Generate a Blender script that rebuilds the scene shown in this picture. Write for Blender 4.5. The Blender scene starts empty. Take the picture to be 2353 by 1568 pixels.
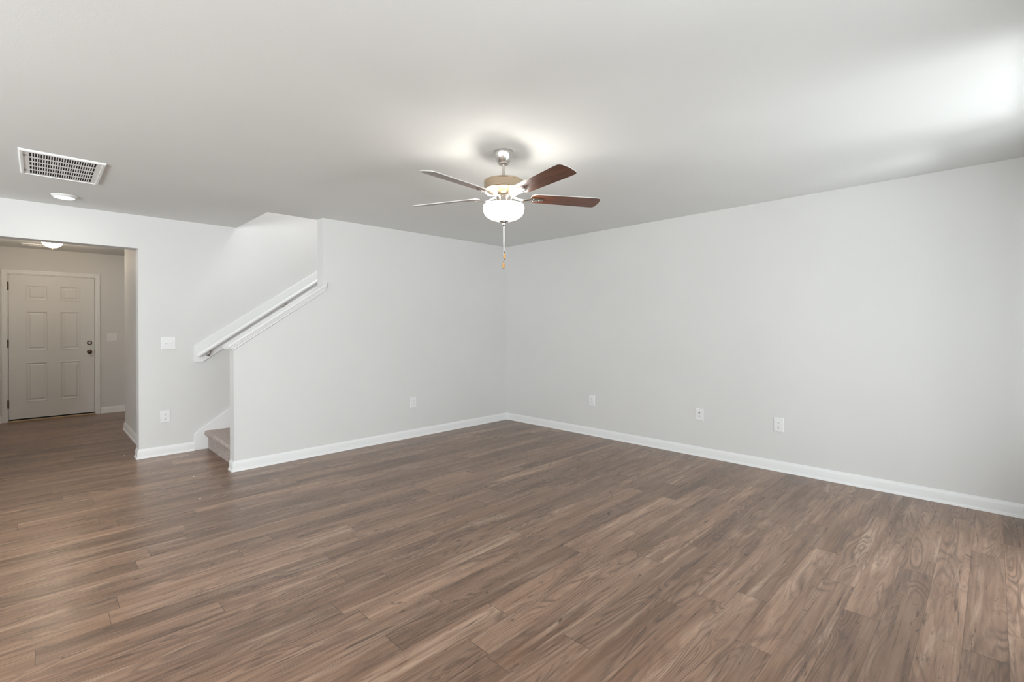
import bpy, bmesh, math, random
from mathutils import Vector, Matrix
random.seed(7)
S = bpy.context.scene
COL = S.collection
PI = math.pi
R = math.radians

# ------------------------------------------------------------------ camera
cam_d = bpy.data.cameras.new('camera')
cam = bpy.data.objects.new('camera', cam_d)
COL.objects.link(cam)
yaw, roll = 0.7896, -0.00396
fw = Vector((math.cos(yaw), math.sin(yaw), 0))
rt = Vector((math.sin(yaw), -math.cos(yaw), 0))
up = rt.cross(fw)
r2 = math.cos(roll) * rt + math.sin(roll) * up
u2 = -math.sin(roll) * rt + math.cos(roll) * up
M = Matrix((r2, u2, -fw)).transposed().to_4x4()
M.translation = Vector((-4.7296, -4.8793, 1.3038))
cam.matrix_world = M
cam_d.sensor_width = 36.0
cam_d.lens = 1099.41 / 2353 * 36.0
cam_d.shift_y = -31.71 / 2353
cam_d.clip_start = 0.02
S.camera = cam

# ------------------------------------------------------------------ world, daylight, exposure
S.view_settings.view_transform = 'Standard'
S.view_settings.look = 'None'
S.view_settings.gamma = 1.0
S.view_settings.use_curve_mapping = False
S.view_settings.exposure = 0.04
w = bpy.data.worlds.new('world'); S.world = w; w.use_nodes = True
bg = w.node_tree.nodes['Background']
bg.inputs[0].default_value = (0.80, 0.90, 1.0, 1)
bg.inputs[1].default_value = 0.8


def area(name, loc, target, sx, sy, power, color=(1, 1, 1), spread=180):
    d = bpy.data.lights.new(name, 'AREA')
    d.shape = 'RECTANGLE'; d.size = sx; d.size_y = sy
    d.energy = power; d.color = color; d.spread = R(spread)
    o = bpy.data.objects.new(name, d); COL.objects.link(o)
    o.location = loc
    o.rotation_euler = (Vector(target) - Vector(loc)).to_track_quat('-Z', 'Z').to_euler()
    return o


YS = -5.25            # wall behind the camera
XW = -9.0             # far left wall of the open plan room
# daylight outside the glazed patio door and off the sunlit ground there, then added fill lamps
area('patio_daylight', (-1.85, YS - 0.50, 1.05), (-1.7, 0, 1.0), 1.2, 1.7, 49, (0.93, 0.97, 1.0))
area('sunlit_patio', (-0.85, YS - 3.0, 0.03), (-0.85, YS - 3.0, 3), 1.6, 0.8, 185, (0.97, 0.985, 1.0))
area('window_fill', (-7.3, YS - 0.35, 1.4), (-5.4, 0, 1.3), 2.0, 1.6, 335, (0.93, 0.97, 1.0))  # added fill lamp, evens out the room from behind the camera
area('rear_fill', (-3.4, YS - 0.35, 1.4), (-3.0, 0, 1.3), 1.8, 1.5, 46, (0.93, 0.97, 1.0))  # second, weaker fill lamp added behind the camera
area('side_fill', (XW - 1.1, -2.6, 0.05), (-6.5, -2.2, 2.44), 1.4, 3.2, 520, (0.89, 0.965, 1.0))  # fill lamp added low outside to brighten the ceiling

# ------------------------------------------------------------------ materials
def mat(name, color, rough=0.5, metal=0.0, emis=None, estr=0.0, spec=0.5, coat=0.0):
    m = bpy.data.materials.new(name); m.use_nodes = True
    b = m.node_tree.nodes['Principled BSDF']
    b.inputs['Base Color'].default_value = (*color, 1)
    b.inputs['Roughness'].default_value = rough
    b.inputs['Metallic'].default_value = metal
    b.inputs['Specular IOR Level'].default_value = spec
    b.inputs['Coat Weight'].default_value = coat
    if emis:
        b.inputs['Emission Color'].default_value = (*emis, 1)
        b.inputs['Emission Strength'].default_value = estr
    return m


class NT:
    """small helper to wire shader nodes"""
    def __init__(s, m):
        s.t = m.node_tree; s.b = s.t.nodes['Principled BSDF']
    def n(s, kind, **kw):
        o = s.t.nodes.new(kind)
        for k, v in kw.items(): setattr(o, k, v)
        return o
    def l(s, a, b): s.t.links.new(a, b)
    def put(s, sock, v):
        if hasattr(v, 'links'): s.l(v, sock)
        else: sock.default_value = v
    def math(s, op, a, b=0.0, c=0.0):
        o = s.n('ShaderNodeMath', operation=op)
        s.put(o.inputs[0], a); s.put(o.inputs[1], b); s.put(o.inputs[2], c)
        return o.outputs[0]
    def xyz(s, x, y, z=0.0):
        o = s.n('ShaderNodeCombineXYZ')
        s.put(o.inputs[0], x); s.put(o.inputs[1], y); s.put(o.inputs[2], z)
        return o.outputs[0]
    def noise(s, vec, scale=1.0, detail=4.0, rough=0.5, dist=0.0):
        o = s.n('ShaderNodeTexNoise')
        s.l(vec, o.inputs['Vector'])
        o.inputs['Scale'].default_value = scale; o.inputs['Detail'].default_value = detail
        o.inputs['Roughness'].default_value = rough; o.inputs['Distortion'].default_value = dist
        return o.outputs['Fac']
    def white(s, vec):
        o = s.n('ShaderNodeTexWhiteNoise', noise_dimensions='2D'); s.l(vec, o.inputs['Vector'])
        return o
    def rng(s, v, a, b, c=0.0, d=1.0):
        o = s.n('ShaderNodeMapRange'); o.clamp = True
        s.put(o.inputs[0], v)
        for i, k in enumerate((a, b, c, d)): o.inputs[i + 1].default_value = k
        return o.outputs[0]
    def mix(s, f, a, b, mode='MIX'):
        o = s.n('ShaderNodeMix', data_type='RGBA', blend_type=mode)
        s.put(o.inputs[0], f)
        for i, v in ((6, a), (7, b)):
            if hasattr(v, 'links'): s.l(v, o.inputs[i])
            else: o.inputs[i].default_value = (*v, 1)
        return o.outputs[2]
    def bump(s, h, strength=0.1, dist=0.01):
        o = s.n('ShaderNodeBump'); o.inputs['Strength'].default_value = strength
        o.inputs['Distance'].default_value = dist; s.l(h, o.inputs['Height'])
        s.l(o.outputs[0], s.b.inputs['Normal'])
    def pos(s): return s.n('ShaderNodeNewGeometry').outputs['Position']


def paint(name, color, rough=0.6, tex=0.05, scale=220):
    m = mat(name, color, rough, spec=0.3)
    t = NT(m)
    h = t.noise(t.pos(), scale, 3, 0.6)
    t.bump(h, tex, 0.004)
    f = t.rng(t.noise(t.pos(), 1.3, 2), 0.3, 0.7)
    t.l(t.mix(f, tuple(c * 0.985 for c in color), tuple(min(1, c * 1.01) for c in color)), t.b.inputs['Base Color'])
    return m


M_WALL = paint('wall_paint_light_grey', (0.735, 0.728, 0.712))
M_CEIL = paint('ceiling_paint_flat_white', (0.760, 0.770, 0.755), 0.85, 0.10, 160)
M_TRIM = paint('trim_paint_white', (0.86, 0.86, 0.855), 0.32, 0.01)
M_DOOR = paint('door_paint_white', (0.80, 0.795, 0.78), 0.4, 0.03, 300)
M_PLATE = mat('plastic_white', (0.85, 0.85, 0.845), 0.35)
M_SLOT = mat('slot_dark', (0.10, 0.10, 0.10), 0.6)
M_WHITEMETAL = mat('enamel_white', (0.84, 0.84, 0.83), 0.4)
M_DARK = mat('duct_dark', (0.05, 0.045, 0.04), 0.8)
M_BRASSNUT = mat('jack_metal', (0.30, 0.29, 0.27), 0.35, 0.9)
M_BLACK = mat('weatherstrip_black', (0.012, 0.011, 0.01), 0.7)
M_OAK = mat('oak_strip', (0.62, 0.46, 0.28), 0.5)
M_OUT = mat('patio_concrete', (0.6, 0.59, 0.56), 0.9)


def metal(name, color, rough, aniso=0.0):
    m = mat(name, color, rough, 1.0)
    t = NT(m)
    if aniso:
        t.b.inputs['Anisotropic'].default_value = aniso
        tg = t.n('ShaderNodeTangent', direction_type='RADIAL', axis='Z')
        t.l(tg.outputs[0], t.b.inputs['Tangent'])
    sc = t.n('ShaderNodeVectorMath', operation='MULTIPLY')
    t.l(t.pos(), sc.inputs[0]); sc.inputs[1].default_value = (3, 3, 900)
    h = t.noise(sc.outputs[0], 1.0, 2)
    t.l(t.rng(h, 0.3, 0.7, rough * 0.9, rough * 1.1), t.b.inputs['Roughness'])
    return m


M_NICKEL = metal('brushed_nickel', (0.60, 0.575, 0.545), 0.24, 0.6)
M_HOUSING = metal('brushed_nickel_warm_lit', (0.74, 0.60, 0.44), 0.2, 0.55)  # same nickel, with warm light and reflections tinted into its colour
M_BRONZE = metal('aged_bronze', (0.16, 0.115, 0.08), 0.35)
M_SATIN = metal('satin_nickel_dark', (0.36, 0.34, 0.32), 0.3)
M_GLASS = mat('opal_glass_lit', (0.9, 0.88, 0.85), 0.3, emis=(1.0, 0.95, 0.90), estr=3.6)
M_LENS = mat('disc_lens_lit', (0.9, 0.9, 0.88), 0.4, emis=(1.0, 0.96, 0.90), estr=22.0)
M_DOME = mat('dome_glass_lit', (0.9, 0.88, 0.85), 0.3, emis=(1.0, 0.86, 0.68), estr=8.0)


def wood_blade():
    m = mat('blade_walnut_underside', (0.1, 0.04, 0.025), 0.32, coat=0.25)
    t = NT(m)
    tc = t.n('ShaderNodeTexCoord').outputs['Object']
    sc = t.n('ShaderNodeVectorMath', operation='MULTIPLY'); t.l(tc, sc.inputs[0]); sc.inputs[1].default_value = (5, 70, 1)
    f = t.noise(sc.outputs[0], 1.0, 5, 0.6, 0.4)
    t.l(t.mix(t.rng(f, 0.3, 0.7), (0.060, 0.022, 0.014), (0.170, 0.062, 0.030)), t.b.inputs['Base Color'])
    return m


M_BLADE = wood_blade()
M_BLADE_EDGE = mat('blade_edge_silver', (0.62, 0.60, 0.58), 0.4)


def fob_wood():
    m = mat('pull_fob_wood', (0.62, 0.33, 0.10), 0.4)
    return m


M_FOB = fob_wood()


def carpet():
    m = mat('carpet_beige', (0.5, 0.4, 0.34), 0.95, spec=0.1)
    t = NT(m)
    a = t.noise(t.pos(), 85, 4, 0.75)
    b = t.noise(t.pos(), 300, 2, 0.6)
    c = t.mix(t.rng(a, 0.32, 0.68), (0.26, 0.19, 0.165), (0.82, 0.68, 0.61))
    t.l(t.mix(t.rng(b, 0.3, 0.7, 0, 0.5), c, (0.42, 0.33, 0.28)), t.b.inputs['Base Color'])
    t.bump(a, 1.0, 0.012)
    t.b.inputs['Sheen Weight'].default_value = 0.3
    return m


M_CARPET = carpet()


def laminate():
    """wood-look laminate planks, 0.1325 m wide and 1.18 m long, running along x"""
    m = mat('laminate_planks', (0.26, 0.16, 0.12), 0.34)
    t = NT(m)
    W_, L_ = 0.1325, 1.18
    sep = t.n('ShaderNodeSeparateXYZ'); t.l(t.pos(), sep.inputs[0])
    x, y = sep.outputs[0], sep.outputs[1]
    v = t.math('DIVIDE', t.math('ADD', y, 4.916), W_)
    row = t.math('FLOOR', v)
    pv = t.math('MULTIPLY', t.math('SUBTRACT', v, row), W_)
    rr = t.white(t.xyz(row, 3.7)).outputs['Value']
    u = t.math('ADD', t.math('DIVIDE', x, L_), t.math('MULTIPLY', rr, 7.31))
    colm = t.math('FLOOR', u)
    pu = t.math('MULTIPLY', t.math('SUBTRACT', u, colm), L_)
    wn = t.white(t.xyz(row, colm))
    rs = t.n('ShaderNodeSeparateColor'); t.l(wn.outputs['Color'], rs.inputs[0])
    ra, rb, rc = rs.outputs[0], rs.outputs[1], rs.outputs[2]
    # grain space: along the plank (gx) and across it (gy), shifted at random for each plank
    gx = t.math('ADD', pu, t.math('MULTIPLY', ra, 61.0))
    gy = t.math('ADD', pv, t.math('MULTIPLY', rb, 37.0))
    g = lambda a, b, o=0.0: t.xyz(t.math('MULTIPLY', gx, a), t.math('MULTIPLY', gy, b), o)
    # broad tone drift and long streaks
    drift = t.noise(g(0.9, 9.0), 1.0, 3, 0.55, 0.8)
    streak = t.noise(g(1.3, 40.0, 5.0), 1.0, 6, 0.62, 0.9)
    fine = t.noise(g(14.0, 420.0, 9.0), 1.0, 3, 0.65)
    # cathedral figure: contour lines of a smooth stretched field
    field = t.noise(g(1.35, 9.5, 2.0), 1.0, 1.6, 0.36, 0.5)
    ring = t.math('SINE', t.math('MULTIPLY', field, 105.0))
    ringm = t.math('POWER', t.rng(ring, -1.0, 1.0), 2.2)
    ringw = t.rng(t.noise(g(0.8, 5.0, 7.0), 1.0, 2), 0.42, 0.58)
    # pale sapwood bands
    sap = t.rng(t.noise(g(0.9, 11.0, 27.0), 1.0, 5, 0.62, 1.2), 0.54, 0.70)
    # dark knots, short mineral streaks and smoky shading
    kn = t.noise(g(6.0, 19.0, 13.0), 1.0, 5, 0.62, 1.8)
    knot = t.rng(kn, 0.64, 0.71)
    mk = t.noise(g(1.9, 30.0, 17.0), 1.0, 5, 0.62, 1.8)
    mark = t.rng(mk, 0.60, 0.70)
    smoke = t.rng(t.noise(g(2.0, 12.0, 33.0), 1.0, 6, 0.68, 1.0), 0.53, 0.70)
    # chatter marks across the plank
    saw = t.math('SINE', t.math('MULTIPLY', t.math('ADD', gx, t.math('MULTIPLY', t.noise(g(9, 40), 1.0, 2), 0.035)), 620.0))
    sawm = t.math('MULTIPLY', t.rng(saw, -0.2, 1.0), t.rng(t.noise(g(2.3, 11.0, 21.0), 1.0, 2), 0.54, 0.64))
    # colour
    c = t.mix(t.rng(drift, 0.34, 0.64), (0.205, 0.115, 0.070), (0.345, 0.212, 0.142))
    c = t.mix(t.math('MULTIPLY', sap, 0.70), c, (0.580, 0.410, 0.300))
    c = t.mix(t.math('MULTIPLY', t.rng(streak, 0.48, 0.70), 0.50), c, (0.420, 0.288, 0.210))
    c = t.mix(t.math('MULTIPLY', t.rng(streak, 0.48, 0.28), 0.65), c, (0.105, 0.063, 0.044))
    c = t.mix(t.math('MULTIPLY', t.math('MULTIPLY', ringm, ringw), 0.70), c, (0.115, 0.070, 0.050))
    c = t.mix(t.math('MULTIPLY', smoke, 0.62), c, (0.090, 0.058, 0.043))
    c = t.mix(t.math('MULTIPLY', t.rng(fine, 0.35, 0.75), 0.30), c, (0.135, 0.085, 0.062))
    c = t.mix(t.math('MULTIPLY', mark, 0.80), c, (0.070, 0.042, 0.030))
    c = t.mix(t.math('MULTIPLY', knot, 0.80), c, (0.050, 0.032, 0.024))
    c = t.mix(t.math('MULTIPLY', sawm, 0.34), c, (0.095, 0.062, 0.046))
    tone = t.rng(rc, 0.0, 1.0, 0.80, 1.20)
    tn = t.n('ShaderNodeCombineColor'); [t.l(tone, tn.inputs[i]) for i in range(3)]
    c = t.mix(1.0, c, tn.outputs[0], 'MULTIPLY')
    # seams
    sv = t.math('MINIMUM', pv, t.math('SUBTRACT', W_, pv))
    su = t.math('MINIMUM', pu, t.math('SUBTRACT', L_, pu))
    seam = t.math('MAXIMUM', t.rng(sv, 0.0018, 0.0004, 0, 0.45), t.rng(su, 0.0022, 0.0006, 0, 0.75))
    c = t.mix(seam, c, (0.060, 0.040, 0.030))
    t.l(c, t.b.inputs['Base Color'])
    t.l(t.rng(streak, 0.3, 0.7, 0.26, 0.36), t.b.inputs['Roughness'])
    h = t.math('SUBTRACT', t.math('MULTIPLY', fine, 0.3), t.math('MULTIPLY', seam, 1.5))
    t.bump(h, 0.10, 0.001)
    t.b.inputs['Specular IOR Level'].default_value = 0.5
    return m


M_FLOOR = laminate()


def pane_material():
    m = bpy.data.materials.new('window_glass'); m.use_nodes = True
    t = m.node_tree; t.nodes.clear()
    o = t.nodes.new('ShaderNodeOutputMaterial'); mx = t.nodes.new('ShaderNodeMixShader')
    tr = t.nodes.new('ShaderNodeBsdfTransparent'); gl = t.nodes.new('ShaderNodeBsdfGlossy')
    gl.inputs['Roughness'].default_value = 0.02; tr.inputs[0].default_value = (0.96, 0.97, 0.97, 1)
    mx.inputs[0].default_value = 0.06
    t.links.new(tr.outputs[0], mx.inputs[1]); t.links.new(gl.outputs[0], mx.inputs[2])
    t.links.new(mx.outputs[0], o.inputs[0])
    return m


M_PANE = pane_material()

# ------------------------------------------------------------------ mesh helpers
def link(name, bm, m, parent=None, smooth=False, loc=None, bevel=0.0, sharp=35):
    bmesh.ops.remove_doubles(bm, verts=bm.verts[:], dist=1e-6)
    bmesh.ops.recalc_face_normals(bm, faces=bm.faces[:])
    me = bpy.data.meshes.new(name); bm.to_mesh(me); bm.free()
    o = bpy.data.objects.new(name, me); COL.objects.link(o)
    for mm in (m if isinstance(m, (list, tuple)) else [m]): me.materials.append(mm)
    if smooth:
        for p in me.polygons: p.use_smooth = True
        me.set_sharp_from_angle(angle=R(sharp))
    if loc: o.location = loc
    if parent: o.parent = parent
    if bevel:
        b = o.modifiers.new('bevel', 'BEVEL'); b.width = bevel; b.segments = 2; b.limit_method = 'ANGLE'; b.angle_limit = R(40)
    return o


def box(bm, x0, x1, y0, y1, z0, z1):
    vs = [bm.verts.new((x, y, z)) for x in (x0, x1) for y in (y0, y1) for z in (z0, z1)]
    for f in ((0, 1, 3, 2), (4, 6, 7, 5), (0, 4, 5, 1), (2, 3, 7, 6), (0, 2, 6, 4), (1, 5, 7, 3)):
        bm.faces.new([vs[i] for i in f])
    return vs


def boxes(*bs):
    bm = bmesh.new()
    for b in bs: box(bm, *b)
    return bm


def prism_xz(bm, pts, y0, y1):
    """polygon given in x,z extruded along y"""
    a = [bm.verts.new((p[0], y0, p[1])) for p in pts]
    b = [bm.verts.new((p[0], y1, p[1])) for p in pts]
    n = len(pts)
    bm.faces.new(a); bm.faces.new(b[::-1])
    for i in range(n): bm.faces.new((a[i], b[i], b[(i + 1) % n], a[(i + 1) % n]))
    return a + b


def prism_xy(bm, pts, z0, z1):
    a = [bm.verts.new((p[0], p[1], z0)) for p in pts]
    b = [bm.verts.new((p[0], p[1], z1)) for p in pts]
    n = len(pts)
    bm.faces.new(a); bm.faces.new(b[::-1])
    for i in range(n): bm.faces.new((a[i], b[i], b[(i + 1) % n], a[(i + 1) % n]))


def lathe(bm, prof, seg=48, c=(0, 0, 0), mtx=None, mi=0):
    """profile of (radius, z) turned about z"""
    rings = []
    for r, z in prof:
        if r < 1e-6:
            rings.append([bm.verts.new((c[0], c[1], c[2] + z))])
        else:
            rings.append([bm.verts.new((c[0] + r * math.cos(2 * PI * i / seg), c[1] + r * math.sin(2 * PI * i / seg), c[2] + z)) for i in range(seg)])
    for a, b in zip(rings, rings[1:]):
        for i in range(seg):
            j = (i + 1) % seg
            if len(a) == 1 and len(b) == 1: continue
            if len(a) == 1: f = bm.faces.new((a[0], b[i], b[j]))
            elif len(b) == 1: f = bm.faces.new((a[i], b[0], a[j]))
            else: f = bm.faces.new((a[i], b[i], b[j], a[j]))
            f.material_index = mi
    if mtx:
        bmesh.ops.transform(bm, matrix=mtx, verts=[v for r in rings for v in r])
    return rings


def tube(bm, pts, rad, seg=12, cap=True):
    """round tube through points; rad may be a list"""
    pts = [Vector(p) for p in pts]; n = len(pts)
    if not isinstance(rad, (list, tuple)): rad = [rad] * n
    rings = []
    side = None
    for i, p in enumerate(pts):
        d = (pts[min(i + 1, n - 1)] - pts[max(i - 1, 0)]).normalized()
        if side is None:
            side = d.orthogonal().normalized()
        side = (side - d * side.dot(d)).normalized()
        o = d.cross(side)
        rings.append([bm.verts.new(p + rad[i] * (math.cos(2 * PI * k / seg) * side + math.sin(2 * PI * k / seg) * o)) for k in range(seg)])
    for a, b in zip(rings, rings[1:]):
        for k in range(seg): bm.faces.new((a[k], b[k], b[(k + 1) % seg], a[(k + 1) % seg]))
    if cap:
        bm.faces.new(rings[0]); bm.faces.new(rings[-1][::-1])


def sweep(bm, prof, path, normal_side=1, to3=None, closed_prof=True):
    """sweep a profile (out, up) along a 2D path with mitred corners; out is to the left (+1) or right (-1) of travel"""
    n = len(path); rings = []
    P = [Vector(p) for p in path]
    for i in range(n):
        dirs = []
        if i > 0: dirs.append((P[i] - P[i - 1]).normalized())
        if i < n - 1: dirs.append((P[i + 1] - P[i]).normalized())
        nrm = [Vector((-d.y, d.x)) * normal_side for d in dirs]
        if len(nrm) == 2:
            m = (nrm[0] + nrm[1]); m /= (1 + nrm[0].dot(nrm[1]))
        else: m = nrm[0]
        ring = []
        for o, h in prof:
            q = P[i] + m * o
            ring.append(bm.verts.new(to3(q.x, q.y, h)))
        rings.append(ring)
    k = len(prof)
    for a, b in zip(rings, rings[1:]):
        for j in range(k): bm.faces.new((a[j], b[j], b[(j + 1) % k], a[(j + 1) % k]))
    bm.faces.new(rings[0]); bm.faces.new(rings[-1][::-1])


def empty(name, loc=(0, 0, 0)):
    o = bpy.data.objects.new(name, None); COL.objects.link(o); o.location = loc; o.empty_display_size = 0.1
    return o


def tag(o, label, cat, group=None):
    o['label'] = label; o['category'] = cat
    if group: o['group'] = group
    return o


def struct(o, label=None):
    o['kind'] = 'structure'
    if label: o['label'] = label
    return o


def dup(root):
    r = root.copy(); COL.objects.link(r)
    for ch in root.children:
        c = ch.copy(); COL.objects.link(c); c.parent = r
        for g in ch.children:
            d = g.copy(); COL.objects.link(d); d.parent = c
    return r


# ------------------------------------------------------------------ the room shell
CZ = 2.44            # ceiling height
FZ = 2.46            # entry ceiling height
T = 0.125            # thickness of the half wall / stair wall
YF = 1.152           # far wall of the stairwell
YO = 1.312           # back of that wall at the entry opening
XO = -4.0125         # right jamb of the entry opening
XE = -3.463          # end of the half wall
XU = -2.641          # end of its full-height part
XH = -3.13           # left edge of the stair opening in the ceiling
XL = -5.14           # left jamb of the entry opening
YD = 4.83            # entry door wall
TOPZ = 4.9
SL = 0.682           # pitch of the stair

struct(link('floor', boxes((XW, 0.12, YS, YD + 0.14, -0.1, 0.0)), M_FLOOR), 'brown wood-look laminate plank floor')

bm = boxes((XW, 0.12, YS, T, CZ, CZ + 0.25),            # main room
           (XW, XH, T, YF, CZ, CZ + 0.25))              # left of the stair opening
struct(link('ceiling', bm, M_CEIL), 'flat white painted ceiling with the stair opening at its back')
struct(link('ceiling_entry', boxes((-5.9, -2.6, YO, YD + 0.14, FZ, FZ + 0.1)), M_CEIL), 'white ceiling of the entry hall beyond the opening')
struct(link('ceiling_stairwell', boxes((XH - 0.12, 0.12, 0.0, YF + 0.12, TOPZ, TOPZ + 0.1)), M_CEIL), 'white ceiling high above the stairwell')

struct(link('wall_right', boxes((0.0, 0.12, YS, T, 0, CZ), (0.0, 0.12, T, YF, 0, TOPZ)), M_WALL), 'long light grey wall on the right')


def slope_z(x, z0, x0=XE): return z0 + SL * (x - x0)


KW = 1.155           # top of the half wall at its low end
bm = bmesh.new()
prism_xz(bm, [(XE, 0), (0, 0), (0, CZ), (XU, CZ), (XU, slope_z(XU, KW)), (XE, KW)], 0.0, T)
struct(link('wall_stair', bm, M_WALL), 'light grey wall with a sloped half wall end beside the staircase')
struct(link('wall_stairwell', boxes((XH - 0.12, 0.0, 0.005, T, CZ + 0.25, TOPZ), (XH - 0.12, XH, T, YF, CZ + 0.25, TOPZ)), M_WALL), 'grey wall above the stair opening')

bm = boxes((XO, 0.0, YF, YO, 0, CZ), (XH - 0.12, 0.0, YF, YO, CZ, TOPZ), (XL, XO, YF, YO, 2.108, CZ), (XW, XL, YF, YO, 0, CZ),
           (-5.9, XH - 0.12, YF, YO, CZ, FZ))
struct(link('wall_back', bm, M_WALL), 'light grey far wall with the wide opening to the entry hall')
XR = -3.925
struct(link('wall_entry_right', boxes((XR, XR + 0.12, YO, 3.08, 0, FZ), (XR + 0.12, -2.75, 2.96, 3.08, 0, FZ)), M_WALL), 'grey side wall of the entry hall')
struct(link('wall_entry_left', boxes((-5.72, -5.6, YO, YD, 0, FZ)), M_WALL), 'left wall of the entry hall')
struct(link('wall_entry_side', boxes((-2.75, -2.63, 2.96, YD, 0, FZ)), M_WALL), 'end wall of the entry recess')
DX0, DX1, DZ0, DZ1 = -5.018, -4.112, 0.034, 2.072
g = 0.012
struct(link('wall_entry_door', boxes((-5.72, DX0 - g, YD, YD + 0.14, 0, FZ), (DX1 + g, -2.63, YD, YD + 0.14, 0, FZ), (DX0 - g, DX1 + g, YD, YD + 0.14, DZ1 + g, FZ)), M_WALL), 'grey entry wall around the front door')

# wall behind the camera with a glazed patio door and a narrow window; the wide windows here and in the left wall are added for fill light
W1 = (-1.95, -0.90, 0.02, 2.25); W2 = (-8.3, -6.3, 0.6, 2.06); W5 = (-4.3, -2.5, 0.6, 2.06); W3 = (-4.0, -1.2, 0.4, 2.06); W4 = (-0.82, -0.30, 0.5, 2.02)
bm = boxes((XW, W2[0], YS - 0.14, YS, 0, CZ), (W2[0], W2[1], YS - 0.14, YS, 0, W2[2]), (W2[0], W2[1], YS - 0.14, YS, W2[3], CZ),
           (W2[1], W5[0], YS - 0.14, YS, 0, CZ), (W5[0], W5[1], YS - 0.14, YS, 0, W5[2]), (W5[0], W5[1], YS - 0.14, YS, W5[3], CZ), (W5[1], W1[0], YS - 0.14, YS, 0, CZ), (W1[0], W1[1], YS - 0.14, YS, 0, W1[2]), (W1[0], W1[1], YS - 0.14, YS, W1[3], CZ),
           (W1[1], W4[0], YS - 0.14, YS, 0, CZ), (W4[1], 0.12, YS - 0.14, YS, 0, CZ), (W4[0], W4[1], YS - 0.14, YS, 0, W4[2]), (W4[0], W4[1], YS - 0.14, YS, W4[3], CZ))
struct(link('wall_front', bm, M_WALL))
bm = boxes((XW - 0.14, XW, YS, W3[0], 0, CZ), (XW - 0.14, XW, W3[1], YO, 0, CZ), (XW - 0.14, XW, W3[0], W3[1], 0, W3[2]), (XW - 0.14, XW, W3[0], W3[1], W3[3], CZ))
struct(link('wall_left', bm, M_WALL))


def window(name, x0, x1, z0, z1, yc, mid=True):
    f = 0.05
    bs = [(x0, x0 + f, yc - 0.03, yc + 0.03, z0, z1), (x1 - f, x1, yc - 0.03, yc + 0.03, z0, z1),
          (x0 + f, x1 - f, yc - 0.03, yc + 0.03, z0, z0 + f), (x0 + f, x1 - f, yc - 0.03, yc + 0.03, z1 - f, z1)]
    xm = (x0 + x1) / 2
    if mid: bs.append((xm - 0.04, xm + 0.04, yc - 0.03, yc + 0.03, z0 + f, z1 - f))
    fr = link(name, boxes(*bs), M_TRIM); struct(fr)
    link('pane', boxes((x0 + f, x1 - f, yc - 0.004, yc + 0.004, z0 + f, z1 - f)), M_PANE, fr)
    return fr


window('window_1', *W1, YS - 0.07, False)
window('window_4', *W4, YS - 0.07, False)
window('window_added_2', *W2, YS - 0.07)
window('window_added_5', *W5, YS - 0.07)
w3 = window('window_added_3', W3[0], W3[1], W3[2], W3[3], 0.0)
w3.rotation_euler = (0, 0, PI / 2); w3.location = (XW - 0.07, 0, 0)
struct(link('trim_patio', boxes((-6, 1.5, YS - 4.5, YS - 0.14, -0.12, -0.02)), M_OUT), 'concrete patio outside')

# ------------------------------------------------------------------ baseboards with shoe moulding
BB = [(0, 0), (0.025, 0), (0.0243, 0.008), (0.021, 0.0155), (0.0145, 0.020), (0.0145, 0.067), (0.0115, 0.0765), (0.006, 0.085), (0.004, 0.093), (0, 0.093)]
flat = lambda x, y, h: (x, y, h)


def base(name, path, side, label):
    bm = bmesh.new(); sweep(bm, BB, path, side, flat)
    return struct(link(name, bm, M_TRIM, smooth=True, sharp=25), label)


def base_m(name, path, side, label, pre=None, post=None):
    """baseboard whose ends are mitred against a neighbour: extra path points beyond the end are trimmed"""
    bm = bmesh.new()
    pts = ([pre] if pre else []) + path + ([post] if post else [])
    n = len(pts); P = [Vector(p) for p in pts]; rings = []
    for i in range(n):
        if (pre and i == 0) or (post and i == n - 1): continue
        dirs = []
        if i > 0: dirs.append((P[i] - P[i - 1]).normalized())
        if i < n - 1: dirs.append((P[i + 1] - P[i]).normalized())
        nr = [Vector((-d.y, d.x)) * side for d in dirs]
        m = (nr[0] + nr[1]) / (1 + nr[0].dot(nr[1])) if len(nr) == 2 else nr[0]
        rings.append([bm.verts.new((P[i].x + m.x * o, P[i].y + m.y * o, h)) for o, h in BB])
    k = len(BB)
    for a, b in zip(rings, rings[1:]):
        for j in range(k): bm.faces.new((a[j], b[j], b[(j + 1) % k], a[(j + 1) % k]))
    bm.faces.new(rings[0]); bm.faces.new(rings[-1][::-1])
    return struct(link(name, bm, M_TRIM, smooth=True, sharp=25), label)


base_m('baseboard_right', [(0, YS), (0, 0)], 1, 'white baseboard along the right wall', post=(-1, 0))
base_m('baseboard_stair', [(0, 0), (XE, 0), (XE, 0.10)], 1, 'white baseboard along the half wall and round its end', pre=(0, -1))
base_m('baseboard_back', [(-3.543, YF), (XO, YF), (XO, YO - 0.025)], 1, 'white baseboard on the far wall between opening and stair')
base_m('baseboard_entry_right', [(XR, YO), (XR, 3.08), (-2.75, 3.08)], 1, 'white baseboard along the side wall of the entry hall')
base_m('baseboard_entry_door', [(-4.037, YD), (-2.75, YD)], -1, 'white baseboard right of the front door')
base_m('baseboard_entry_left', [(-5.6, YD), (-5.086, YD)], -1, 'white baseboard left of the front door')
base_m('baseboard_left', [(XL, YF), (XW, YF)], 1, 'white baseboard on the far wall left of the opening')

# ------------------------------------------------------------------ trim at the stair
# cap on the sloped half wall: flat board with a stepped moulding under its front edge
def zcap(x): return slope_z(x, KW)


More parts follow.
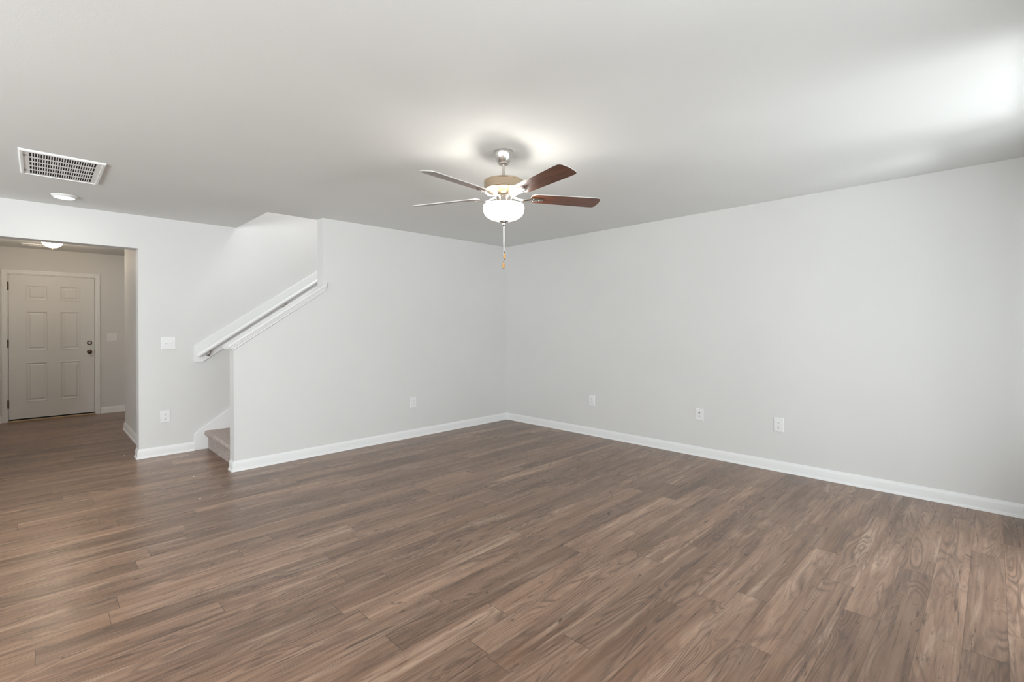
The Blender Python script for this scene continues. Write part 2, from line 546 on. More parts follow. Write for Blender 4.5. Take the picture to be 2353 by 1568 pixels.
def sloped(bm, prof, xa, xb, lean=0.0):
    """profile of (y, dz) above the wall-top line, run from xa to xb along the slope; lean shifts the low end with height"""
    zm = min(p[1] for p in prof)
    A, B = [], []
    for y, dz in prof:
        x = xa - lean * (dz - zm)
        A.append(bm.verts.new((x, y, zcap(x) + dz)))
        B.append(bm.verts.new((xb, y, zcap(xb) + dz)))
    n = len(prof)
    for i in range(n): bm.faces.new((A[i], B[i], B[(i + 1) % n], A[(i + 1) % n]))
    bm.faces.new(A); bm.faces.new(B[::-1])


bm = bmesh.new()
sloped(bm, [(-0.034, 0.004), (-0.036, 0.010), (-0.036, 0.022), (-0.031, 0.027), (T + 0.028, 0.027), (T + 0.032, 0.022), (T + 0.032, 0.004), (T + 0.026, 0.0), (-0.030, 0.0)], XE - 0.05, XU)
sloped(bm, [(-0.034, 0.004), (-0.036, 0.010), (-0.036, 0.022), (-0.031, 0.027), (-0.0005, 0.027), (-0.0005, 0.0), (-0.030, 0.0)], XU, -2.61)
cap = struct(link('trim_1', bm, M_TRIM, smooth=True, sharp=25), 'white sloped cap on the half wall beside the stair')
bm = bmesh.new()
sloped(bm, [(-0.0005, 0.0), (-0.026, 0.0), (-0.026, -0.010), (-0.020, -0.014), (-0.018, -0.026), (-0.013, -0.031), (-0.0125, -0.043), (-0.008, -0.048), (-0.0005, -0.048)], XE + 0.002, -2.61, 0.95)
link('moulding', bm, M_TRIM, cap, smooth=True, sharp=25)
bm = bmesh.new()
sloped(bm, [(T + 0.0005, 0.0), (T + 0.022, 0.0), (T + 0.022, -0.010), (T + 0.014, -0.022), (T + 0.010, -0.043), (T + 0.0005, -0.048)], XE + 0.002, 0 - 2.0, 0.95)
link('moulding', bm, M_TRIM, cap, smooth=True, sharp=25)

# skirt board beside the carpeted steps, on the far wall
bm = bmesh.new()
xs = [-3.543, -3.543, -0.02, -0.02, -3.1]
prism_xz(bm, [(-3.543, 0), (-3.543, 0.180), (-0.02, 0.180 + 0.695 * 3.523), (-0.02, 0.180 + 0.695 * 3.523 - 0.36), (-3.12, 0.0)], YF - 0.016, YF)
sk = struct(link('trim_2', bm, M_TRIM, bevel=0.003), 'white skirt board along the stair on the far wall')
bm = bmesh.new()
prism_xz(bm, [(-3.44, 0), (-3.44, 0.245), (-0.02, 0.245 + SL * 3.42), (-0.02, SL * 3.42 - 0.10), (-3.12, 0)], T, T + 0.016)
struct(link('trim_3', bm, M_TRIM, bevel=0.003), 'white skirt board on the inner side of the half wall')

# carpeted staircase
st = tag(empty('staircase', (-3.415, 0.64, 0)), 'beige carpeted staircase starting behind the half wall end', 'staircase')
RISE, RUN = 0.196, 0.2855
ya, yb = T + 0.0165, YF - 0.0165


def step_mesh():
    """riser, rounded nosing and tread of one step, origin at the riser foot"""
    prof = [(0.0, 0.0), (-0.003, 0.06), (-0.002, RISE - 0.058), (-0.012, RISE - 0.054)]
    for k in range(9):
        a = -PI / 2 - k * PI / 8
        prof.append((-0.016 + 0.026 * math.cos(a) * 0.85, RISE - 0.026 + 0.028 * math.sin(a)))
    prof += [(0.03, RISE + 0.001), (0.12, RISE), (0.21, RISE - 0.001), (RUN, RISE - 0.001), (RUN, 0.0)]
    prof[1:1] = [(0.0, 0.02), (-0.002, 0.04)]
    bm = bmesh.new(); NY = 60; rings = []
    for i in range(NY + 1):
        y = ya + (yb - ya) * i / NY
        ring = []
        for k, (px, pz) in enumerate(prof):
            j = 0.0035 if (0 < k < len(prof) - 2 and 0 < i < NY) else 0
            ring.append(bm.verts.new((px + random.uniform(-j, j), y - 0.64, max(0, pz + random.uniform(-j, j)))))
        rings.append(ring)
    n = len(prof)
    for a, b in zip(rings, rings[1:]):
        for k in range(n): bm.faces.new((a[k], b[k], b[(k + 1) % n], a[(k + 1) % n]))
    bm.faces.new(rings[0]); bm.faces.new(rings[-1][::-1])
    return bm


s0 = link('step', step_mesh(), M_CARPET, st, smooth=True, sharp=60)
for k in range(1, 11):
    s = s0.copy(); COL.objects.link(s); s.parent = st; s.location = (RUN * k, 0, RISE * k)
pts = [(-3.10, 0.0)] + [(-3.415 + RUN * 11, 0.0), (-3.415 + RUN * 11, RISE * 10)]
# solid underside so the flight is closed below
bm = bmesh.new()
prism_xz(bm, [(RUN, 0), (RUN * 11, 0), (RUN * 11, RISE * 10 - 0.001), (RUN * 10, RISE * 10 - 0.001), (RUN, RISE - 0.001)], ya - 0.64, yb - 0.64)
link('carriage', bm, M_TRIM, st)

# board behind the handrail
bm = bmesh.new()
prism_xz(bm, [(-3.540, 0.944), (-3.540, 1.121), (-0.3, 1.121 + SL * 3.24), (-0.3, 0.944 + SL * 3.165), (-3.465, 0.944)], YF - 0.018, YF)
struct(link('trim_4', bm, M_TRIM, bevel=0.0035), 'white sloped backing board behind the handrail on the far wall')

# handrail
hr = tag(empty('handrail', (-3.52, 1.075, 1.012)), 'white round sloped handrail on dark brackets along the stair wall', 'handrail')
rd = Vector((1, 0, 0.689)).normalized()
bm = bmesh.new()
Lr = 3.4; r_ = 0.0215
path = [rd * t for t in (-0.004, 0.0, 0.004, 0.012, Lr)]
tube(bm, path, [r_ * 0.55, r_ * 0.82, r_ * 0.95, r_, r_], 24)
link('rail', bm, M_TRIM, hr, smooth=True, sharp=50)


def bracket_bm(t):
    bm = bmesh.new()
    p = rd * t
    lo = Vector((p.x, 0, p.z))
    # saddle under the rail, curved arm, round wall plate
    a = lo + Vector((0, 0, -0.0255))
    tube(bm, [a - rd * 0.022, a + rd * 0.022], 0.0045, 8)
    tube(bm, [a, a + Vector((-0.004, 0.003, -0.020)), a + Vector((-0.010, 0.020, -0.042)), a + Vector((-0.012, 0.045, -0.050)), a + Vector((-0.012, 0.058, -0.050))], [0.0055, 0.0055, 0.006, 0.0065, 0.007], 10)
    m = Matrix.Translation(a + Vector((-0.012, 0.059, -0.050))) @ Matrix.Rotation(PI / 2, 4, 'X')
    lathe(bm, [(0, 0.011), (0.008, 0.010), (0.016, 0.006), (0.019, 0.0), (0.0, 0.0)], 20, mtx=m)
    return bm


for t in (0.145, 1.09, 2.05, 3.0):
    link('bracket', bracket_bm(t), M_SATIN, hr, smooth=True, sharp=50)

# ------------------------------------------------------------------ front door, casing, sill
def door_face(bm, x0, x1, z0, z1, yf, yb, panels):
    xs = sorted({x0, x1, *[p[0] for p in panels], *[p[1] for p in panels]})
    zs = sorted({z0, z1, *[p[2] for p in panels], *[p[3] for p in panels]})
    V = {}
    def v(x, z, y=yf):
        k = (round(x, 5), round(z, 5), round(y, 5))
        if k not in V: V[k] = bm.verts.new((x, y, z))
        return V[k]
    for i in range(len(xs) - 1):
        for j in range(len(zs) - 1):
            cx, cz = (xs[i] + xs[i + 1]) / 2, (zs[j] + zs[j + 1]) / 2
            if any(p[0] < cx < p[1] and p[2] < cz < p[3] for p in panels): continue
            bm.faces.new((v(xs[i], zs[j]), v(xs[i + 1], zs[j]), v(xs[i + 1], zs[j + 1]), v(xs[i], zs[j + 1])))
    for (a, b, c, d) in panels:
        steps = [(0, 0), (0.006, -0.003), (0.012, -0.0005), (0.018, 0.008), (0.026, 0.010), (0.034, 0.008), (0.046, 0.001), (0.050, 0.0)]
        prev = None
        for ins, dy in steps:
            ring = [v(a + ins, c + ins, yf + dy), v(b - ins, c + ins, yf + dy), v(b - ins, d - ins, yf + dy), v(a + ins, d - ins, yf + dy)]
            # panel rings follow the grid split points only on the outer edge
            if prev:
                for k in range(4): bm.faces.new((prev[k], prev[(k + 1) % 4], ring[(k + 1) % 4], ring[k]))
            prev = ring
        bm.faces.new(prev)
    # sides and back
    for (xa, za, xb_, zb_) in ((x0, z0, x1, z0), (x1, z0, x1, z1), (x1, z1, x0, z1), (x0, z1, x0, z0)):
        q = [bm.verts.new(c) for c in ((xa, yf, za), (xb_, yf, zb_), (xb_, yb, zb_), (xa, yb, za))]
        bm.faces.new(q)
    bm.faces.new([bm.verts.new(c) for c in ((x0, yb, z0), (x1, yb, z0), (x1, yb, z1), (x0, yb, z1))])


cols = [(-4.848, -4.622), (-4.492, -4.270)]
rows = [(0.262, 0.828), (0.998, 1.560), (1.722, 1.932)]
bm = bmesh.new()
door_face(bm, DX0, DX1, DZ0, DZ1, YD + 0.004, YD + 0.046, [(a, b, c, d) for a, b in cols for c, d in rows])
door = struct(link('door_1', bm, M_DOOR), 'closed white six-panel front door of the entry hall')


def turned_y(prof, x, z, y, seg=32):
    """lathe whose axis points toward the room (-y)"""
    bm = bmesh.new()
    lathe(bm, prof, seg, mtx=Matrix.Translation((x, y, z)) @ Matrix.Rotation(PI / 2, 4, 'X'))
    return bm


KX, KZ = -4.168, 0.955
o = link('door_knob', turned_y([(0, 0.064), (0.012, 0.063), (0.022, 0.058), (0.0275, 0.050), (0.028, 0.044), (0.024, 0.036), (0.015, 0.030), (0.011, 0.024), (0.011, 0.010), (0.026, 0.008), (0.031, 0.003), (0.031, 0.0), (0, 0)], KX, KZ, YD + 0.004), M_BRONZE, door, smooth=True)
o['label'] = 'dark bronze round door knob'
o = link('deadbolt', turned_y([(0, 0.010), (0.017, 0.010), (0.019, 0.012), (0.024, 0.014), (0.030, 0.010), (0.031, 0.0), (0, 0)], KX, KZ + 0.137, YD + 0.004), M_BRONZE, door, smooth=True)
o['label'] = 'dark bronze deadbolt with thumb turn'
bm = bmesh.new()
lathe(bm, [(0, 0.012), (0.0175, 0.012), (0.0175, 0.0105), (0, 0.0105)], 24, mtx=Matrix.Translation((KX, YD + 0.004, KZ + 0.137)) @ Matrix.Rotation(PI / 2, 4, 'X'))
box(bm, KX - 0.016, KX + 0.016, YD - 0.022, YD - 0.008, KZ + 0.132, KZ + 0.142)
link('thumb_turn', bm, M_SATIN, o)
for hz in (0.256, 1.10, 1.91):
    bm = bmesh.new()
    for k in range(5):
        lathe(bm, [(0, -0.011), (0.0075, -0.011), (0.0085, -0.009), (0.0085, 0.009), (0.0075, 0.011), (0, 0.011)], 12, (DX0 - 0.006, YD - 0.007, hz + (k - 2) * 0.0215))
    lathe(bm, [(0, 0.060), (0.004, 0.058), (0.006, 0.054), (0.006, -0.054), (0.004, -0.058), (0, -0.060)], 12, (DX0 - 0.006, YD - 0.007, hz))
    link('hinge', bm, M_BRONZE, door, smooth=True)
link('latch', boxes((DX1 - 0.001, DX1 + 0.008, YD + 0.001, YD + 0.02, KZ - 0.03, KZ + 0.03)), M_BRONZE, door)
link('door_sweep', boxes((DX0 + 0.004, DX1 - 0.004, YD + 0.010, YD + 0.045, 0.017, DZ0)), M_BLACK, door)

CAS = [(0, 0), (0, 0.012), (0.006, 0.0155), (0.018, 0.0165), (0.022, 0.0135), (0.040, 0.0145), (0.045, 0.012), (0.052, 0.0115), (0.055, 0.009), (0.057, 0.0)]
bm = bmesh.new()
ci = 0.012
sweep(bm, [(0.057 - o, h) for o, h in CAS], [(DX0 - ci, 0), (DX0 - ci, DZ1 + ci), (DX1 + ci, DZ1 + ci), (DX1 + ci, 0)], 1, lambda x, z, h: (x, YD - h, z))
cs = struct(link('trim_5', bm, M_TRIM, smooth=True, sharp=20), 'white moulded casing around the front door')
link('jamb', boxes((DX0 - g, DX0 - 0.004, YD, YD + 0.14, 0, DZ1 + g), (DX1 + 0.004, DX1 + g, YD, YD + 0.14, 0, DZ1 + g), (DX0 - 0.004, DX1 + 0.004, YD, YD + 0.14, DZ1 + 0.004, DZ1 + g),
                   (DX0 - 0.004, DX0 + 0.02, YD + 0.048, YD + 0.06, 0, DZ1), (DX1 - 0.02, DX1 + 0.004, YD + 0.048, YD + 0.06, 0, DZ1)), M_DOOR, cs)
bm = boxes((DX0 - g + 0.001, DX1 + g - 0.001, YD - 0.012, YD + 0.14, 0, 0.014))
struct(link('trim_6', bm, M_OAK, bevel=0.003), 'light wooden sill strip under the front door')

# ------------------------------------------------------------------ plates on the walls
def plate_bm(w_, h_, t=0.006):
    bm = bmesh.new(); b = 0.004
    P = [[(-w_ / 2 + i, -h_ / 2 + i), (w_ / 2 - i, -h_ / 2 + i), (w_ / 2 - i, h_ / 2 - i), (-w_ / 2 + i, h_ / 2 - i)] for i in (0, 0, 0.0015, b)]
    Y = (0, -t * 0.45, -t * 0.8, -t)
    prev = None
    for pp, y in zip(P, Y):
        ring = [bm.verts.new((x, y, z)) for x, z in pp]
        if prev:
            for k in range(4): bm.faces.new((prev[k], prev[(k + 1) % 4], ring[(k + 1) % 4], ring[k]))
        else: bm.faces.new(ring)
        prev = ring
    bm.faces.new(prev)
    return bm


def disc_y(bm, x, z, r, y0, y1, seg=20):
    m = Matrix.Translation((x, y0, z)) @ Matrix.Rotation(PI / 2, 4, 'X')
    lathe(bm, [(0, y0 - y1), (r, y0 - y1), (r, 0), (0, 0)], seg, mtx=m)


def make_outlet(w_=0.083, h_=0.126):
    """duplex outlet facing -y, origin on the wall at its centre"""
    t = empty('electrical_outlet')
    link('cover_plate', plate_bm(w_, h_), M_PLATE, t)
    for s in (1, -1):
        bm = bmesh.new()
        zc = s * 0.0205
        pts = []
        for k in range(32):
            a = 2 * PI * k / 32
            x, z = 0.0172 * math.cos(a), 0.0172 * math.sin(a)
            pts.append((x, zc + max(-0.0135, min(0.0135, z))))
        prism_xz(bm, pts, -0.0078, -0.004)
        rc = link('receptacle', bm, M_PLATE, t)
        bm = bmesh.new()
        box(bm, -0.0079, -0.0058, -0.0081, -0.0070, zc - 0.001, zc + 0.0075)
        box(bm, 0.0058, 0.0079, -0.0081, -0.0070, zc, zc + 0.0070)
        disc_y(bm, 0.0, zc - 0.0072, 0.0032, -0.0070, -0.0081, 12)
        so = link('slots', bm, M_SLOT, rc)
        so['label'] = 'dark plug slots'
    bm = bmesh.new(); disc_y(bm, 0, 0, 0.0028, -0.0055, -0.0072, 12)
    link('screw', bm, M_WHITEMETAL, t)
    return t


OG = 'white wall outlets'
out = make_outlet()
out.location = (0, -3.512, 0.416); out.rotation_euler = (0, 0, -PI / 2)
tag(out, 'white duplex outlet low on right wall, nearest the camera, right of the cable jack plate', 'outlet', OG)
for loc, rz, lab in (((0, -1.472, 0.418), -PI / 2, 'white duplex outlet low on right wall, nearest the room corner'),
                     ((-1.551, 0, 0.412), 0, 'white duplex outlet low on the half wall, between stair end and corner'),
                     ((-3.795, YF, 0.398), 0, 'white duplex outlet low on the far wall, below the light switch plate')):
    o = dup(out); o.location = loc; o.rotation_euler = (0, 0, rz); o['label'] = lab

# cable and phone jack plate
jp = empty('jack_plate', (0, -2.788, 0.418)); jp.rotation_euler = (0, 0, -PI / 2)
tag(jp, 'white cable jack plate low on right wall, between the two outlets', 'jack plate')
link('cover_plate', plate_bm(0.080, 0.122), M_PLATE, jp)
bm = bmesh.new()
lathe(bm, [(0, 0.012), (0.0035, 0.012), (0.0045, 0.011), (0.0045, 0.003), (0.0068, 0.003), (0.0068, 0), (0, 0)], 12, mtx=Matrix.Translation((0, -0.0055, 0.016)) @ Matrix.Rotation(PI / 2, 4, 'X'))
o = link('cable_jack', bm, M_BRASSNUT, jp); o['label'] = 'dark metal cable jack'
bm = boxes((-0.0045, 0.0045, -0.0068, -0.005, -0.020, -0.012)); box(bm, -0.0022, 0.0022, -0.0069, -0.005, -0.0225, -0.02)
o = link('phone_jack', bm, M_SLOT, jp); o['label'] = 'small dark phone jack'
for s in (1, -1):
    bm = bmesh.new(); disc_y(bm, 0, s * 0.046, 0.0028, -0.0055, -0.0068, 12)
    link('screw', bm, M_WHITEMETAL, jp)


def make_switch(w_=0.124, h_=0.128):
    t = empty('light_switch')
    link('cover_plate', plate_bm(w_, h_), M_PLATE, t)
    for s in (-1, 1):
        x = s * 0.023
        bm = boxes((x - 0.0056, x + 0.0056, -0.0066, -0.004, -0.0125, 0.0125))
        # toggle lever tilted up
        vs = box(bm, x - 0.0038, x + 0.0038, -0.018, -0.005, -0.0045, 0.0045)
        bmesh.ops.rotate(bm, verts=vs, cent=(x, -0.006, 0), matrix=Matrix.Rotation(R(-24 if s > 0 else 24), 3, 'X'))
        link('toggle', bm, M_PLATE, t, bevel=0.0008)
        for q in (1, -1):
            bm = bmesh.new(); disc_y(bm, x, q * 0.030, 0.0026, -0.0055, -0.0068, 10)
            link('screw', bm, M_WHITEMETAL, t)
    return t


sw = make_switch(); sw.location = (-3.766, YF, 1.152)
tag(sw, 'white double toggle light switch on the far wall between opening and handrail', 'light switch', 'double light switches')
o = dup(sw); o.location = (-3.902, YD, 1.173)
o['label'] = 'white double toggle light switch in the entry hall right of the front door'

# ------------------------------------------------------------------ ceiling vent
def grille(name, x0, x1, y0, y1, z, label, cells=26, rows=5, border=0.05):
    cx, cy = (x0 + x1) / 2, (y0 + y1) / 2
    t = empty(name, (cx, cy, z))
    tag(t, label, 'air vent')
    X0, X1, Y0, Y1 = x0 - cx, x1 - cx, y0 - cy, y1 - cy
    bm = bmesh.new()
    # bevelled outer frame
    prof = [(0, 0), (0.002, -0.008), (0.008, -0.013), (0.020, -0.013), (0.021, -0.009), (0.026, -0.009), (0.026, 0)]
    pth = [(X0, Y0), (X1, Y0), (X1, Y1), (X0, Y1)]
    rings = []
    sg = [(1, 1), (-1, 1), (-1, -1), (1, -1)]
    for (px, py), (sx, sy) in zip(pth, sg):
        rings.append([bm.verts.new((px + sx * o, py + sy * o, h)) for o, h in prof])
    for i in range(4):
        a, b = rings[i], rings[(i + 1) % 4]
        for k in range(len(prof)): bm.faces.new((a[k], b[k], b[(k + 1) % len(prof)], a[(k + 1) % len(prof)]))
    link('frame', bm, M_WHITEMETAL, t)
    # face with the bars
    f = 0.026
    gx0, gx1, gy0, gy1 = X0 + border, X1 - border, Y0 + border * 0.8, Y1 - border * 0.8
    zz0, zz1 = -0.0085, -0.006
    bm = boxes((X0 + f, gx0, Y0 + f, Y1 - f, zz0, zz1), (gx1, X1 - f, Y0 + f, Y1 - f, zz0, zz1), (gx0, gx1, Y0 + f, gy0, zz0, zz1), (gx0, gx1, gy1, Y1 - f, zz0, zz1))
    pw = (gx1 - gx0) / cells
    for i in range(1, cells):
        x = gx0 + i * pw
        box(bm, x - pw * 0.21, x + pw * 0.21, gy0, gy1, zz0, zz1)
    ph = (gy1 - gy0) / rows
    for j in range(1, rows):
        y = gy0 + j * ph
        box(bm, gx0, gx1, y - ph * 0.11, y + ph * 0.11, zz0 - 0.0002, zz1 + 0.0002)
    link('grille', bm, M_WHITEMETAL, t)
    bm = boxes((gx0 - 0.01, gx1 + 0.01, gy0 - 0.01, gy1 + 0.01, -0.0022, -0.0008))
    link('filter', bm, M_DARK, t)  # dark sheet behind the bars, shade of the duct put into its colour
    return t, (X0, X1, Y0, Y1)


v, ex = grille('ceiling_vent', -4.815, -4.388, -0.585, 0.062, CZ, 'white rectangular return air grille in the ceiling beside the disc light')
for yy in (ex[2] + 0.10, ex[3] - 0.14):
    link('latch', boxes((ex[0] + 0.021, ex[0] + 0.031, yy, yy + 0.03, -0.0125, -0.0085)), M_BRASSNUT, v)
grille('ceiling_vent', -4.885, -4.55, 4.27, 4.44, FZ, 'small white ceiling register in the entry hall behind the dome light', 18, 2, 0.035)

# ------------------------------------------------------------------ disc light by the vent
dl = tag(empty('disc_light', (-4.565, 0.695, CZ)), 'small round lit disc light on the ceiling below the large vent', 'ceiling light')
bm = bmesh.new()
lathe(bm, [(0.066, -0.020), (0.070, -0.020), (0.082, -0.008), (0.086, 0.0), (0.0, 0.0)], 48)
link('trim_ring', bm, M_WHITEMETAL, dl, smooth=True)
bm = bmesh.new()
lathe(bm, [(0.0, -0.024), (0.03, -0.0235), (0.055, -0.0215), (0.066, -0.0195), (0.066, -0.012), (0, -0.012)], 48)
o = link('lens', bm, M_LENS, dl, smooth=True); o['label'] = 'glowing white lens'

# ------------------------------------------------------------------ entry dome light
el = tag(empty('dome_light', (-4.592, 3.62, FZ)), 'lit white glass dome light on the entry hall ceiling', 'ceiling light')
bm = bmesh.new(); lathe(bm, [(0, 0), (0.118, 0), (0.122, -0.010), (0.116, -0.020), (0, -0.020)], 48)
link('base_pan', bm, M_NICKEL, el, smooth=True)
bm = bmesh.new(); lathe(bm, [(0.107, -0.020)] + [(0.107 * math.cos(a), -0.022 - 0.094 * math.sin(a)) for a in [R(6 * k) for k in range(1, 15)]] + [(0, -0.116)], 48)
o = link('glass_dome', bm, M_DOME, el, smooth=True); o['label'] = 'glowing opal glass dome'
bm = bmesh.new(); lathe(bm, [(0, -0.112), (0.014, -0.115), (0.014, -0.119), (0.006, -0.123), (0.007, -0.130), (0.004, -0.135), (0, -0.136)], 20)
link('finial', bm, M_BRONZE, el, smooth=True)

# ------------------------------------------------------------------ ceiling fan
FX, FY = -2.585, -2.645
fan = tag(empty('ceiling_fan', (FX, FY, CZ)), 'five-blade brushed nickel ceiling fan with lit white glass bowl and pull chains', 'ceiling fan')
z = lambda a: a - CZ


def part(name, prof, m, seg=56, parent=None, label=None):
    bm = bmesh.new(); lathe(bm, prof, seg)
    o = link(name, bm, m, parent or fan, smooth=True, sharp=32)
    if label: o['label'] = label
    return o


part('canopy', [(0, 0), (0.063, 0), (0.0635, -0.006), (0.060, -0.022), (0.052, -0.046), (0.042, -0.066), (0.036, -0.074), (0.034, -0.074), (0.033, -0.082), (0.024, -0.086), (0.014, -0.086), (0.012, -0.08), (0, -0.08)], M_NICKEL)
part('downrod', [(0, -0.08), (0.0105, -0.08), (0.0105, -0.168), (0, -0.168)], M_NICKEL, 24)
part('rod_coupling', [(0, -0.160), (0.015, -0.160), (0.020, -0.166), (0.021, -0.176), (0.030, -0.181), (0, -0.181)], M_NICKEL, 28)
part('motor_housing', [(0, -0.178), (0.040, -0.179), (0.095, -0.183), (0.122, -0.189), (0.128, -0.193), (0.1285, -0.198), (0.127, -0.200), (0.127, -0.246), (0.124, -0.250), (0.112, -0.252), (0.050, -0.278), (0.047, -0.281), (0, -0.281)], M_HOUSING)
part('flywheel', [(0, -0.281), (0.046, -0.281), (0.052, -0.284), (0.053, -0.290), (0.045, -0.293), (0, -0.293)], M_NICKEL, 40)
part('switch_housing', [(0, -0.293), (0.046, -0.293), (0.050, -0.296), (0.051, -0.300), (0.051, -0.336), (0.048, -0.340), (0, -0.340)], M_NICKEL)
part('fitter_plate', [(0, -0.338), (0.062, -0.338), (0.064, -0.342), (0.063, -0.346), (0, -0.346)], M_NICKEL)
bowl_out = [(0.1310, -0.348), (0.1325, -0.350), (0.1335, -0.358), (0.1335, -0.372), (0.131, -0.390), (0.124, -0.406), (0.110, -0.421), (0.088, -0.434), (0.060, -0.4435), (0.030, -0.449), (0, -0.4505)]
bowl_in = [(0, -0.4465), (0.030, -0.445), (0.059, -0.4395), (0.0865, -0.430), (0.107, -0.418), (0.1205, -0.404), (0.1275, -0.389), (0.130, -0.372), (0.1295, -0.350)]
part('glass_bowl', bowl_in + bowl_out, M_GLASS, 64, label='glowing white glass bowl')
part('bowl_cap', [(0, -0.446), (0.028, -0.448), (0.031, -0.451), (0.028, -0.4545), (0.014, -0.458), (0.0095, -0.461), (0.010, -0.468), (0.0115, -0.472), (0.008, -0.477), (0.0045, -0.479), (0.003, -0.483), (0, -0.483)], M_NICKEL, 28)

# pull chains: beads on a string, each ending in a turned wooden fob
def chain(dx, dy, z0, z1):
    bm = bmesh.new()
    tube(bm, [(dx, dy, z0), (dx, dy, z1)], 0.0011, 6)
    zz = z0
    while zz > z1:
        bmesh.ops.create_icosphere(bm, subdivisions=1, radius=0.0023, matrix=Matrix.Translation((dx, dy, zz)))
        zz -= 0.0052
    o = link('pull_chain', bm, M_NICKEL, fan, smooth=True)
    bm = bmesh.new()
    lathe(bm, [(0, 0.0), (0.003, -0.001), (0.0034, -0.006), (0.0056, -0.014), (0.0078, -0.026), (0.0082, -0.034), (0.0062, -0.041), (0, -0.044)], 18, (dx, dy, z1))
    f = link('fob', bm, M_FOB, o, smooth=True, sharp=60); f['label'] = 'small wooden pull fob'
    bm = bmesh.new()
    lathe(bm, [(0, 0.004), (0.0026, 0.003), (0.0034, -0.002), (0.0034, -0.005), (0, -0.005)], 14, (dx, dy, z1))
    link('ferrule', bm, M_BRONZE, f, smooth=True)
    bm = bmesh.new()
    lathe(bm, [(0, -0.0405), (0.0058, -0.0405), (0.005, -0.046), (0, -0.047)], 14, (dx, dy, z1))
    link('tip', bm, M_BRONZE, f, smooth=True)


# right of view is rt; nudge the two chains a little apart along it
chain(rt.x * 0.0035, rt.y * 0.0035, -0.480, -0.652)
chain(-rt.x * 0.0025, -rt.y * 0.0025, -0.480, -0.711)


def blade_bm():
    """one blade along +x, flat; rounded tip"""
    bm = bmesh.new(); t = 0.0055
    out = []
    r0, r1 = 0.185, 0.662
    # (x, half width) along the leading and trailing edges
    def side(s):
        pts = [(r0, s * 0.030), (r0 + 0.012, s * 0.047), (r0 + 0.035, s * 0.0555)]
        pts += [(r0 + 0.035 + (r1 - 0.06 - r0 - 0.035) * k / 6, s * (0.0555 + 0.0105 * k / 6)) for k in range(1, 7)]
        cx, cy, rr = r1 - 0.032, 0.066 - 0.030, 0.030
        for k in range(1, 7):
            a = PI / 2 - k * PI / 2 / 6 * 0.86
            pts.append((cx + rr * math.cos(a) * 1.0, s * (cy + rr * math.sin(a))))
        return pts
    L = side(1); Rr = side(-1)
    poly = L + [(r1 + 0.002, 0.012), (r1 + 0.003, 0.0), (r1 + 0.002, -0.012)] + Rr[::-1]
    a = [bm.verts.new((x, y, 0)) for x, y in poly]
    b = [bm.verts.new((x, y, t)) for x, y in poly]
    f = bm.faces.new(a); f.material_index = 0
    f = bm.faces.new(b[::-1]); f.material_index = 1
    n = len(poly)
    for i in range(n):
        q = bm.faces.new((a[i], b[i], b[(i + 1) % n], a[(i + 1) % n])); q.material_index = 1
    return bm


def iron_bm():
    """blade bracket: flat arm that leaves the hub, drops a little and spreads under the blade root"""
    bm = bmesh.new()
    sect = [(0.046, 0.016, 0.006, 0.012), (0.075, 0.010, 0.000, 0.009), (0.105, 0.009, -0.012, 0.008), (0.135, 0.011, -0.016, 0.007), (0.165, 0.018, -0.0125, 0.006), (0.190, 0.024, -0.0075, 0.005), (0.225, 0.022, -0.0062, 0.005), (0.255, 0.014, -0.0058, 0.005), (0.268, 0.006, -0.0055, 0.004)]
    rings = []
    for x, hw, zc, th in sect:
        rings.append([bm.verts.new((x, y, zc + dz)) for y, dz in ((-hw, 0), (-hw * 0.7, -th * 0.6), (0, -th * 0.85), (hw * 0.7, -th * 0.6), (hw, 0), (hw * 0.8, th * 0.15), (-hw * 0.8, th * 0.15))])
    for a, b in zip(rings, rings[1:]):
        for k in range(7): bm.faces.new((a[k], b[k], b[(k + 1) % 7], a[(k + 1) % 7]))
    bm.faces.new(rings[0]); bm.faces.new(rings[-1][::-1])
    return bm


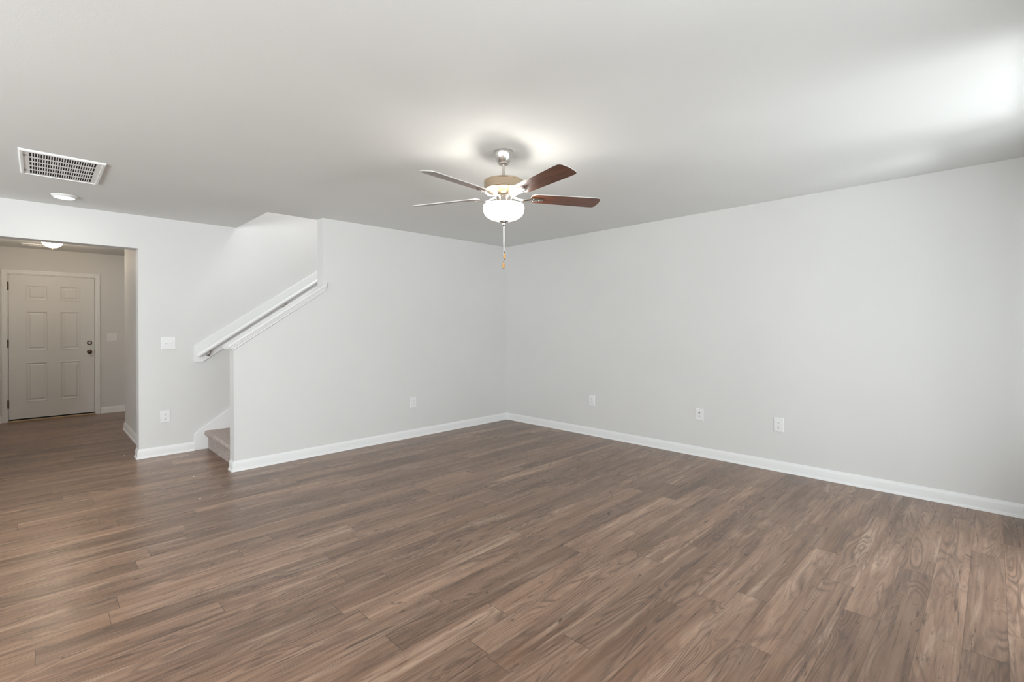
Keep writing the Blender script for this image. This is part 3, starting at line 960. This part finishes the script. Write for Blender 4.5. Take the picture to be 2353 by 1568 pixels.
bl = bpy.data.objects
blade_me = iron_me = screw_me = None
AZ0 = math.degrees(math.atan2(2.2343, 2.1446)) - 4.0
PITCH = 12.5
for k in range(5):
    ang = R(AZ0 + 72 * k)
    if k == 0:
        o = link('blade', blade_bm(), [M_BLADE, M_BLADE_EDGE], fan)
        ir = link('blade_bracket', iron_bm(), M_NICKEL, o, smooth=True, sharp=45); ir['label'] = 'nickel blade bracket'
        first = [o, ir]
        for (sx, sy) in ((0.200, 0.014), (0.200, -0.014), (0.240, 0.0)):
            bm = bmesh.new()
            lathe(bm, [(0, -0.0135), (0.003, -0.013), (0.0045, -0.0105), (0.0045, -0.008), (0, -0.008)], 12, (sx, sy, 0))
            first.append(link('screw', bm, M_SATIN, o, smooth=True))
    else:
        o = first[0].copy(); COL.objects.link(o); o.parent = fan
        for c in first[1:]:
            d = c.copy(); COL.objects.link(d); d.parent = o
    # edge on the clockwise side (seen from above) is the high one
    o.matrix_local = Matrix.Translation((0, 0, z(2.148))) @ Matrix.Rotation(ang, 4, 'Z') @ Matrix.Rotation(R(-PITCH), 4, 'X')

# bulbs inside the bowl; the glass itself glows
def bulb(name, loc, power, color, rad):
    d = bpy.data.lights.new(name, 'POINT'); d.energy = power; d.color = color; d.shadow_soft_size = rad
    o = bpy.data.objects.new(name, d); COL.objects.link(o); o.location = loc
    return o


for a in (R(302), R(122)):
    bulb('fan_bulb', (FX + 0.100 * math.cos(a), FY + 0.100 * math.sin(a), 2.093), 3.8, (1.0, 0.94, 0.86), 0.022)
bulb('entry_bulb', (-4.592, 3.62, 2.26), 12.0, (1.0, 0.84, 0.66), 0.08)
bulb('upstairs_lamp', (-2.0, 0.64, 4.5), 66, (0.97, 0.98, 1.0), 0.12)


def fill_spot(name, loc, power, color):
    d = bpy.data.lights.new(name, 'SPOT'); d.energy = power; d.color = color
    d.spot_size = R(95); d.spot_blend = 0.9; d.shadow_soft_size = 0.06
    o = bpy.data.objects.new(name, d); COL.objects.link(o); o.location = loc


for lx, ly in ((-5.75, -3.9), (-5.75, -2.2), (-5.75, -0.5)):
    fill_spot('warm_fill_spot', (lx, ly, 2.43), 34, (1.0, 0.60, 0.26))  # unseen warm spots added to tint the left floor

# tiny pale flecks lying on the floor
FLECKS = [
    (-3.759, 0.081, 0.0065, 'tiny white fleck on the floor in front of the first carpeted step'),
    (-3.85, -0.593, 0.0065, 'tiny white fleck on the floor left of and nearer than the half wall end'),
    (-4.098, 1.427, 0.0065, 'tiny white fleck on the dark floor beside the entry opening baseboard corner'),
]
for n, (x, y, r, lab) in enumerate(FLECKS):
    bm = bmesh.new()
    bmesh.ops.create_icosphere(bm, subdivisions=2, radius=r)
    for q in bm.verts:
        q.co = Vector((q.co.x * random.uniform(0.7, 1.2), q.co.y * random.uniform(0.5, 0.9), max(-r * 0.25, q.co.z * 0.4) + r * 0.25))
    tag(link('debris_fleck', bm, M_PLATE, loc=(x, y, 0.0)), lab, 'debris', 'flecks on the floor')
